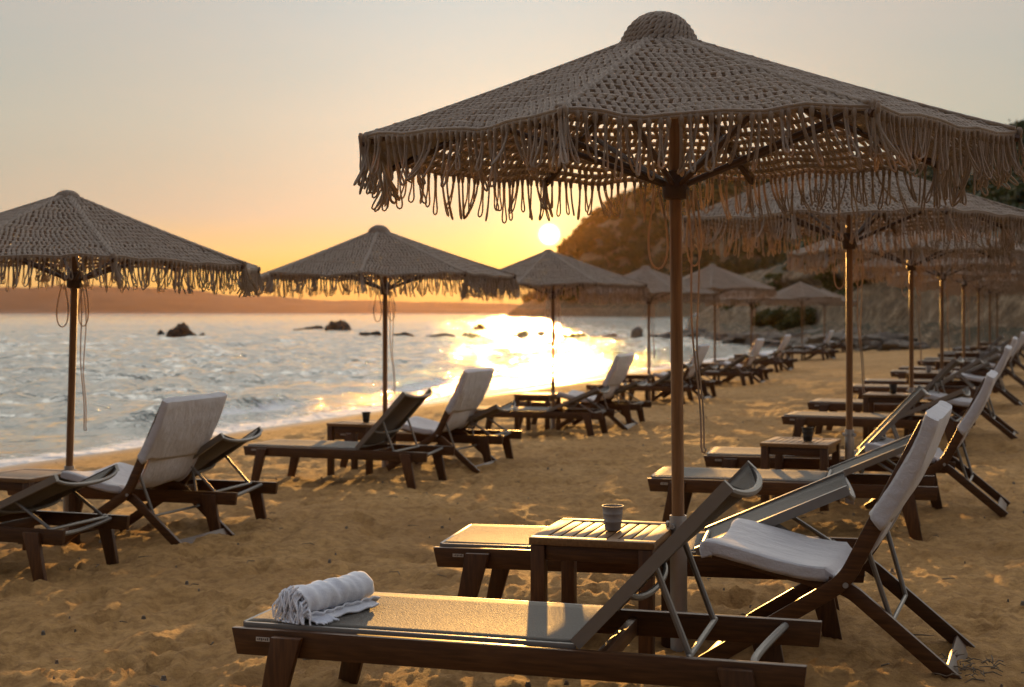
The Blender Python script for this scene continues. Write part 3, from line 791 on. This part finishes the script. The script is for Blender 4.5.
def pm(px):
    h = ipx(px, MT) * 1560 / F + CAM_Z; h += (fbm(np.array(px * .03), np.array(1.), 4, 4) - .5) * 3.0
    return [(1440, -3), (1470, 2), (1510, h * .45 + 1), (1560, h), (1620, h * .7), (1700, -3)]
V = hill('m', pxs, pm, None, 40); V[..., 2] += (fbm(V[..., 0] * .02, V[..., 1] * .02, 4, 6) - .5) * 5 * smooth(0, 6, V[..., 2])
o = np_mesh('mountains', V.reshape(-1, 3), grid_quads(*V.shape[:2]), M['mountain']); tag(o, kind='structure')

HT = [(505, -2), (515, 6), (530, 14), (545, 22), (553, 42), (562, 60), (575, 76), (590, 92), (606, 107), (640, 124), (680, 136), (740, 148), (820, 152), (950, 150), (1200, 130), (1600, 90)]
pxs = np.linspace(505, 1600, 300)
def ph(px):
    k = ipx(px, [(505, 0), (560, 1), (1600, 1)]); r0 = ipx(px, [(505, 640), (560, 590), (650, 540), (720, 500), (1600, 420)])
    h = ipx(px, HT) * (r0 + 110) / F
    return [(r0, -3), (r0 + 6, min(3.0, max(h, -1))), (r0 + 30, max(h * .30, -1)), (r0 + 70, h * .75), (r0 + 110, h), (r0 + 150, h * .9), (r0 + 260, h * .3)]
V = hill('h', pxs, ph, None, 90); HV = V.copy()
HV[..., 2] += (fbm(V[..., 0] * .05, V[..., 1] * .05, 5, 16) - .5) * 7 * smooth(0, 8, V[..., 2])
headland = np_mesh('headland', HV.reshape(-1, 3), grid_quads(*V.shape[:2]), M['hill']); tag(headland, kind='structure')

NT0 = [(690, 118), (720, 100), (760, 88), (800, 79), (860, 68), (950, 60), (1100, 50), (1400, 40), (1800, 34)]
NTC = [(690, -.01), (740, .0), (790, .02), (840, .055), (900, .092), (960, .113), (1010, .122), (1100, .135), (1400, .15), (1800, .16)]
pxs = np.linspace(688, 1800, 330)
def pn(px):
    r0 = ipx(px, NT0); k = ipx(px, [(690, .0), (715, .35), (770, .8), (830, 1), (1800, 1.1)])
    hb = 3.6 * k; hc = max(ipx(px, NTC) * (r0 + 95) + CAM_Z, hb)
    sh = ipx(px, [(690, 4), (800, 8), (880, 2), (1800, 1)])
    return [(r0 - 3, -1.4), (r0, -.2 * (1 - k) + .15 * k), (r0 + sh, .3 + .5 * k), (r0 + sh + 1.8 , .4 + hb * .62), (r0 + sh + 4.2, .5 + hb), (r0 + sh + 14, .6 + hb * 1.3), (r0 + 55, max((hb + hc) * .5, .6)), (r0 + 95, hc), (r0 + 130, hc * .95), (r0 + 220, -1)]
V = hill('n', pxs, pn, None, 150)
rel = smooth(.2, 3.5, V[..., 2])
V[..., 2] += (fbm(V[..., 0] * .28, V[..., 1] * .28, 5, 26) - .5) * 2.2 * rel + (fbm(V[..., 0] * .07, V[..., 1] * .07, 3, 28) - .5) * 3.0 * rel + (fbm(V[..., 0] * .9, V[..., 1] * .9, 3, 29) - .5) * .5
V[..., 0] += (fbm(V[..., 2] * .8, V[..., 0] * .4, 3, 33) - .5) * 2.0 * rel; V[..., 1] += (fbm(V[..., 2] * .8 + 4, V[..., 0] * .5, 4, 34) - .5) * 3.0 * rel
NV = V
o = np_mesh('hillside', V.reshape(-1, 3), grid_quads(*V.shape[:2]), M['hill']); tag(o, kind='structure')

# ------------------------------------------------------------------ vegetation
rng = np.random.default_rng(4)
def leaf_cloud(centers, radii, n_per, leaf, squash=.75):
    """Small leaf quads spread through uneven crowns."""
    out = []
    for (c, r) in zip(centers, radii):
        n = n_per; nb = 7
        lob = rng.normal(size=(nb, 3)); lob /= np.linalg.norm(lob, axis=1, keepdims=True); lob[:, 2] = np.abs(lob[:, 2]) * .8; lob *= rng.uniform(.35, .75, (nb, 1))
        w = rng.integers(0, nb, n); d = rng.normal(size=(n, 3)); d /= np.linalg.norm(d, axis=1, keepdims=True)
        p = lob[w] + d * (rng.random((n, 1)) ** .4) * rng.uniform(.3, .5, nb)[w][:, None]
        p[:, 2] *= squash; p = p * r + c
        a = rng.normal(size=(n, 3)); a /= np.linalg.norm(a, axis=1, keepdims=True); b = np.cross(a, rng.normal(size=(n, 3))); b /= np.linalg.norm(b, axis=1, keepdims=True)
        sz = leaf * rng.uniform(.6, 1.4, (n, 1)); a *= sz; b *= sz * .6
        out.append(np.stack([p - a, p + b * .9, p + a, p - b * .9], 1))
    return np.concatenate(out).reshape(-1, 3)
def cloud_obj(name, V, mat, parent=None):
    return np_mesh(name, V, np.arange(len(V)).reshape(-1, 4), mat, parent, smooth=False)
# far headland wood: reads as one mass
ii = rng.integers(0, HV.shape[0], 5200); jj = rng.integers(12, 70, 5200); C = HV[ii, jj]; keep = C[:, 2] > 6
C = C[keep]; o = cloud_obj('headland_scrub', leaf_cloud(C + [0, 0, .6], rng.uniform(2.4, 5.0, len(C)), 70, .95), M['leaf']); tag(o, 'dark wooded scrub covering the far headland', 'scrub', kind='stuff')
ii = rng.integers(25, NV.shape[0], 4200); jj = rng.integers(78, 132, 4200); C = NV[ii, jj]; keep = (C[:, 2] > 4.5) & (fbm(C[:, 0] * .08, C[:, 1] * .08, 3, 61) > .36)
C = C[keep][:2600]; o = cloud_obj('hillside_scrub', leaf_cloud(C + [0, 0, .3], rng.uniform(.9, 2.4, len(C)), 130, .24), M['leaf']); tag(o, 'dark green scrub covering the hillside behind the beach', 'scrub', kind='stuff')
ii = rng.integers(12, NV.shape[0], 3000); jj = rng.integers(48, 84, 3000); C = NV[ii, jj]; keep = (C[:, 2] > 1.2) & (fbm(C[:, 0] * .22, C[:, 1] * .22 + C[:, 2] * .3, 3, 67) > .53)
C = C[keep][:620]; o = cloud_obj('bluff_scrub', leaf_cloud(C, rng.uniform(.35, 1.0, len(C)), 120, .11), M['bush_leaf']); tag(o, 'olive scrub clinging to the rocky bluff behind the beach', 'scrub', kind='stuff')
# single bushes on the bluff
def bush(px, d, zb, r, label):
    x = (px - 512) / F * d; root = empty('bush', (x, d, zb))
    o = cloud_obj('crown', leaf_cloud([np.array([0, 0, r * .35]), np.array([r * .5, .2, r * .2]), np.array([-r * .45, -.1, r * .15])], [r, r * .75, r * .7], 900, .11, .9), M['bush_leaf'], root)
    b = MB()
    for k in range(4):
        a = 1.6 * k; b.tube([(0, 0, -.8), (.15 * r * math.cos(a), .15 * r * math.sin(a), .1 * r), (.45 * r * math.cos(a), .45 * r * math.sin(a), .5 * r)], [.09, .06, .03], 6)
    b.build('trunk', M['bark'], root)
    tag(root, label, 'bush', 'bushes on the bluff')
def zat(px, d):
    i = np.abs(np.linspace(688, 1800, 330) - px).argmin(); row = NV[i]; return float(row[np.abs(row[:, 1] - d).argmin(), 2])
for px, d, r, lab in ((783, 87, 1.15, 'wide green bush at the foot of the bluff behind the smallest seaward parasols'),
                      (768, 92, 1.0, 'bush at the left end of the bluff, nearest the water'),
                      (828, 86, 1.4, 'yellow green bush on top of the bluff above the farthest seaward parasols'),
                      (803, 84, 1.35, 'low dark bush on the bluff between two green bushes'),
                      (888, 71, 1.7, 'dark olive bush on the bluff face just left of the landward parasols'),
                      (902, 71, 1.2, 'dark bush on the rock face seen past the third landward pole')):
    bush(px, d, zat(px, d) - .2, r, lab)

# ------------------------------------------------------------------ rocks
def rock(px, y, w, h, depth, label, mat='rock', seed=1, name='rock', below=.4, group='rocks standing in the sea', flat=False):
    d = (CAM_Z - SEA_Z) * F / (y - 311.5); x = (px - 512) / F * d; W = w / F * d / 2; H = h / F * d
    bm = bmesh.new(); bmesh.ops.create_icosphere(bm, subdivisions=5, radius=1)
    V = np.array([v.co[:] for v in bm.verts])
    k = 1 + .75 * (fbm(V[:, 0] * 1.3 + seed * 3.7, V[:, 1] * 1.3 + V[:, 2] * 2.1, 5, seed, .6) - .5) * 2 * .6
    k += .35 * (fbm(V[:, 0] * 3 + seed, V[:, 2] * 3 + V[:, 1], 4, seed + 5) - .5)
    V = V * k[:, None] * [W, depth / 2, (H + below)]; 
    for v, c in zip(bm.verts, V): v.co = c
    me = bpy.data.meshes.new(name); bm.to_mesh(me); bm.free(); me.materials.append(M[mat])
    o = link(name, me); o.location = (x, d, SEA_Z - below); tag(o, label, 'rock', group); return o
rock(181, 337, 28, 12, 2.2, 'dark jagged rock rising alone from the sea at the left', seed=2)
rock(161, 335.5, 9, 4.5, 1.0, 'small dark rock just left of the jagged sea rock', seed=3)
rock(202, 336, 10, 2, 1.0, 'tiny rock just right of the jagged sea rock', seed=4)
rock(312, 330, 36, 4, 3.0, 'long low dark rock in the sea left of the second parasol pole', seed=5)
rock(339, 330.5, 26, 10, 3.0, 'humped dark rock at the right end of the long low one', seed=6)
for k, (px, y, w, h, lab) in enumerate(((370, 337, 24, 5, 'low reef rock beside the second seaward parasol pole'), (402, 336.5, 34, 2.5, 'thin reef rock right of the second seaward pole'),
        (437, 337, 40, 3, 'long flat reef rock in the middle of the reef line'), (472, 337, 26, 3.5, 'stubby reef rock near the sun glitter'), (522, 337, 20, 5, 'reef rock left of the third seaward pole'),
        (542, 337, 16, 4.5, 'little reef rock touching the third seaward pole'), (578, 337, 34, 3.5, 'flat reef rock right of the third seaward pole'), (610, 337, 26, 3, 'low reef rock beside the round boulder'),
        (637, 338, 14, 10, 'round pale boulder standing in the reef line'), (662, 337.5, 34, 4, 'dark reef rock right of the round boulder'), (480, 329, 14, 3, 'small distant rock off the reef near the glitter'))):
    rock(px, y, w, h, 1.6, lab, seed=20 + k, mat='pale_rock' if 'boulder' in lab else 'rock', group='low rocks of the reef line')
rr = MB(); rg = random.Random(8); vv = []
def blob(x, y, z, sx, sy, sz, seed):
    bm = bmesh.new(); bmesh.ops.create_icosphere(bm, subdivisions=3, radius=1); V = np.array([v.co[:] for v in bm.verts])
    k = 1 + .6 * (fbm(V[:, 0] * 1.5 + seed, V[:, 1] * 1.5 + V[:, 2] * 2, 3, seed) - .5) * 2
    V = V * k[:, None] * [sx, sy, sz] + [x, y, z]; fs = [tuple(v.index for v in f.verts) for f in bm.faces]; bm.free(); rr.add(V, fs)
for k in range(230):
    px = rg.uniform(688, 905); r0 = ipx(px, NT0); d = r0 + rg.uniform(-5, 7); x = (px - 512) / F * d; s = rg.uniform(.15, .75) * (1 if rg.random() < .8 else 1.7)
    blob(x, d, max(float(ground(x, d)), SEA_Z) + s * .1, s * rg.uniform(.8, 1.8), s, s * rg.uniform(.4, .8), k)
o = rr.build('shore_rocks', M['pale_rock'], None, smooth=False); tag(o, 'jumble of pale boulders at the foot of the bluff', 'rocks', kind='stuff')

# shells, pebbles and bits of weed lying about
db = MB(); rgd = random.Random(21)
for k in range(420):
    y = rgd.uniform(3, 24); x = rgd.uniform(-.4, .42) * y
    if s_of(x, y) < -12.2: continue
    z = float(ground(x, y)) + .004
    if rgd.random() < .55:
        r = rgd.uniform(.005, .016); db.cur = 0; pts = [(x + r * math.cos(a) * rgd.uniform(.7, 1.2), y + r * math.sin(a) * rgd.uniform(.7, 1.2)) for a in (0, 1.05, 2.1, 3.15, 4.2, 5.25)]
        o0 = len(db.v); db.add([(p[0], p[1], z - .008) for p in pts] + [(x + (p[0] - x) * .6, y + (p[1] - y) * .6, z + r * .8) for p in pts], [(0, 1, 7, 6), (1, 2, 8, 7), (2, 3, 9, 8), (3, 4, 10, 9), (4, 5, 11, 10), (5, 0, 6, 11), (6, 7, 8, 9, 10, 11)])
    else:
        db.cur = 1; a = rgd.uniform(0, 6.28); l = rgd.uniform(.03, .11)
        db.tube([(x, y, z + .004), (x + l * .5 * math.cos(a), y + l * .5 * math.sin(a), z + .010), (x + l * math.cos(a + .5), y + l * math.sin(a + .5), z + .004)], [.0035, .003, .0015], 5)
tag(db.build('beach_debris', [M['pale_rock'], M['twig']]), 'pebbles, shells and dry weed scattered over the sand', 'debris', kind='stuff')

# driftwood twigs by the big chair's rear foot
tg = MB(); cx, cy = at((.705, 6.0), 1.17, -.12)
for k in range(46):
    x, y = cx + rg.gauss(0, .07), cy + rg.gauss(0, .13); a = rg.uniform(0, 6.28); l = rg.uniform(.02, .07); z = float(ground(x, y)) + .01 + rg.uniform(0, .025)
    tg.tube([(x, y, z), (x + l * .5 * math.cos(a), y + l * .5 * math.sin(a), z + rg.uniform(0, .012)), (x + l * math.cos(a), y + l * math.sin(a), z + rg.uniform(-.004, .01))], [.003, .0026, .0015], 5)
tag(tg.build('dry_twigs', M['twig']), 'small heap of dry twigs at the rear foot of the big white deck chair', 'twigs', kind='stuff')

# small white boat by the far shore
d = 480; bt = empty('small_boat', ((697 - 512) / F * d, d, SEA_Z), R(10))
h = MB(); n = 12; Vb = []
for i in range(n + 1):
    f = i / n; w = .75 * math.sin(math.pi * min(1, .25 + .75 * (1 - f) * .95)) ** .7; x = -2.2 + 4.4 * f
    Vb += [(x, -w, .75 + .2 * f), (x, -w * .6, -.2), (x, w * .6, -.2), (x, w, .75 + .2 * f)]
h.add(Vb, [(i * 4 + j, i * 4 + (j + 1) % 4, (i + 1) * 4 + (j + 1) % 4, (i + 1) * 4 + j) for i in range(n) for j in range(4)] + [(0, 3, 2, 1), (n * 4, n * 4 + 1, n * 4 + 2, n * 4 + 3)])
h.build('hull', M['boat_paint'], bt, bevel=.03); h = MB(); h.prism_y([(-.9, .8), (.6, .8), (.3, 1.5), (-.8, 1.5)], -.5, .5); h.build('cabin', M['boat_paint'], bt, bevel=.04)
tag(bt, 'small white boat moored close to the far headland', 'boat')

# ------------------------------------------------------------------ haze, sky, sun
HAZE = True
if HAZE:
    hz = MB(); hz.box((0, 900, 38.5), (3800, 1960, 87)); o = hz.build('haze', [], None, smooth=False)
    m = bpy.data.materials.new('sea_haze'); m.use_nodes = True; nt = m.node_tree; nt.nodes.clear()
    out = nt.nodes.new('ShaderNodeOutputMaterial'); pv = nt.nodes.new('ShaderNodeVolumePrincipled')
    pv.inputs['Color'].default_value = (1, .60, .26, 1); pv.inputs['Density'].default_value = .000032; pv.inputs['Anisotropy'].default_value = .72
    nt.links.new(pv.outputs[0], out.inputs['Volume']); o.data.materials.append(m); tag(o, 'warm sunset haze over the bay', 'haze', kind='stuff')

w = bpy.data.worlds.new('World'); scene.world = w; w.use_nodes = True; nt = w.node_tree; nt.nodes.clear()
out = nt.nodes.new('ShaderNodeOutputWorld'); bg = nt.nodes.new('ShaderNodeBackground')
sky = nt.nodes.new('ShaderNodeTexSky'); sky.sky_type = 'NISHITA'; sky.sun_disc = False; sky.sun_elevation = SUN_EL; sky.sun_rotation = SUN_AZ
sky.dust_density = 3; sky.air_density = 1; sky.ozone_density = 1
bg.inputs['Strength'].default_value = .05
geo = nt.nodes.new('ShaderNodeTexCoord')
sun = Vector((math.sin(SUN_AZ) * math.cos(SUN_EL), math.cos(SUN_AZ) * math.cos(SUN_EL), math.sin(SUN_EL)))
dt = nt.nodes.new('ShaderNodeVectorMath'); dt.operation = 'DOT_PRODUCT'; nt.links.new(geo.outputs['Generated'], dt.inputs[0]); dt.inputs[1].default_value = sun
ang = math_(nt, 'ARCCOSINE', math_(nt, 'MINIMUM', dt.outputs['Value'], 1.0))
sep = nt.nodes.new('ShaderNodeSeparateXYZ'); nt.links.new(geo.outputs['Generated'], sep.inputs[0])
el = math_(nt, 'MAXIMUM', sep.outputs['Z'], 0.0)
# thin evening overcast: amber at the horizon, cream higher up, blue grey overhead and behind
front = ramp(nt, el, [(0.0, (.62, .30, .06)), (.03, (.68, .49, .12)), (.067, (.44, .46, .38)), (.13, (.47, .52, .46)), (.222, (.475, .52, .515)), (.26, (1.6, 1.55, 1.38)), (.33, (2.7, 2.6, 2.3)), (.52, (2.4, 2.33, 2.15)), (.9, (.62, .68, .80))])
back = ramp(nt, el, [(0, (.055, .045, .04)), (.15, (.065, .06, .06)), (.5, (.20, .22, .28)), (1, (.60, .66, .78))])
fb = math_(nt, 'MULTIPLY', math_(nt, 'ADD', dt.outputs['Value'], .55), .75, True)
base = mix(nt, fb, back, front)
def glow(width, col, p=1.0):
    e = math_(nt, 'EXPONENT', math_(nt, 'MULTIPLY', math_(nt, 'POWER', math_(nt, 'DIVIDE', ang, width), p), -1.0))
    c = nt.nodes.new('ShaderNodeMix'); c.data_type = 'RGBA'; nt.links.new(e, c.inputs[0]); c.inputs[6].default_value = (0, 0, 0, 1); c.inputs[7].default_value = (*col, 1)
    return c.outputs[2]
cl = nt.nodes.new('ShaderNodeMapping'); cl.inputs['Scale'].default_value = (2, 2, 9); nt.links.new(geo.outputs['Generated'], cl.inputs[0])
cn = noise(nt, cl.outputs[0], 1.3, 5, .5)
base = mix(nt, ramp(nt, cn, [(.35, (0, 0, 0)), (.7, (.26, .26, .26))]), base, (.78, .62, .48))
vd = nt.nodes.new('ShaderNodeVectorMath'); vd.operation = 'DISTANCE'; nt.links.new(geo.outputs['Generated'], vd.inputs[0]); vd.inputs[1].default_value = (-.01, .97, .22)
ve = math_(nt, 'EXPONENT', math_(nt, 'MULTIPLY', math_(nt, 'POWER', math_(nt, 'DIVIDE', vd.outputs['Value'], .19), 2), -1.0))
vc = nt.nodes.new('ShaderNodeMix'); vc.data_type = 'RGBA'; nt.links.new(ve, vc.inputs[0]); vc.inputs[6].default_value = (0, 0, 0, 1); vc.inputs[7].default_value = (.03, .13, .18, 1)
base = mix(nt, 1.0, base, vc.outputs[2], 'ADD')
tot = mix(nt, 1.0, base, glow(.14, (.07, .045, .0)), 'ADD')
tot = mix(nt, 1.0, tot, glow(.04, (.7, .42, .05)), 'ADD')
tot = mix(nt, 1.0, tot, glow(.014, (1.6, 1.0, .22)), 'ADD')
tot = mix(nt, 1.0, tot, glow(.0056, (30, 22, 10), 4), 'ADD')
k = nt.nodes.new('ShaderNodeVectorMath'); k.operation = 'SCALE'; nt.links.new(tot, k.inputs[0]); k.inputs['Scale'].default_value = 7.45
ks = nt.nodes.new('ShaderNodeVectorMath'); ks.operation = 'SCALE'; nt.links.new(sky.outputs[0], ks.inputs[0]); ks.inputs['Scale'].default_value = .07
tot2 = mix(nt, 1.0, k.outputs[0], ks.outputs[0], 'ADD')
nt.links.new(tot2, bg.inputs['Color']); nt.links.new(bg.outputs[0], out.inputs[0])

ld = bpy.data.lights.new('sun', 'SUN'); ld.energy = 3.5; ld.angle = R(.5); ld.color = (1, .50, .12)
lo = bpy.data.objects.new('sun', ld); COL.objects.link(lo); lo.rotation_euler = (-sun).to_track_quat('-Z', 'Y').to_euler()

# ------------------------------------------------------------------ camera, render
cd = bpy.data.cameras.new('camera'); co = bpy.data.objects.new('camera', cd); COL.objects.link(co)
co.location = (0, 0, CAM_Z); co.rotation_euler = (R(90), 0, 0); cd.sensor_width = 36; cd.lens = F / 1024 * 36
cd.shift_y = -(343.5 - 311.5) / 1024; cd.clip_end = 6000; cd.clip_start = .05
cd.dof.use_dof = True; cd.dof.focus_distance = 5.6; cd.dof.aperture_fstop = 4.0
scene.camera = co
scene.view_settings.view_transform = 'Standard'; scene.view_settings.look = 'None'; scene.view_settings.exposure = 1.2; scene.view_settings.gamma = 1
scene.render.engine = 'CYCLES'; cy = scene.cycles
cy.use_denoising = True; cy.denoising_prefilter = 'ACCURATE'; cy.max_bounces = 6; cy.diffuse_bounces = 3; cy.glossy_bounces = 3; cy.transmission_bounces = 3; cy.volume_bounces = 0
cy.sample_clamp_indirect = 4; cy.sample_clamp_direct = 0; cy.caustics_reflective = False; cy.caustics_refractive = False
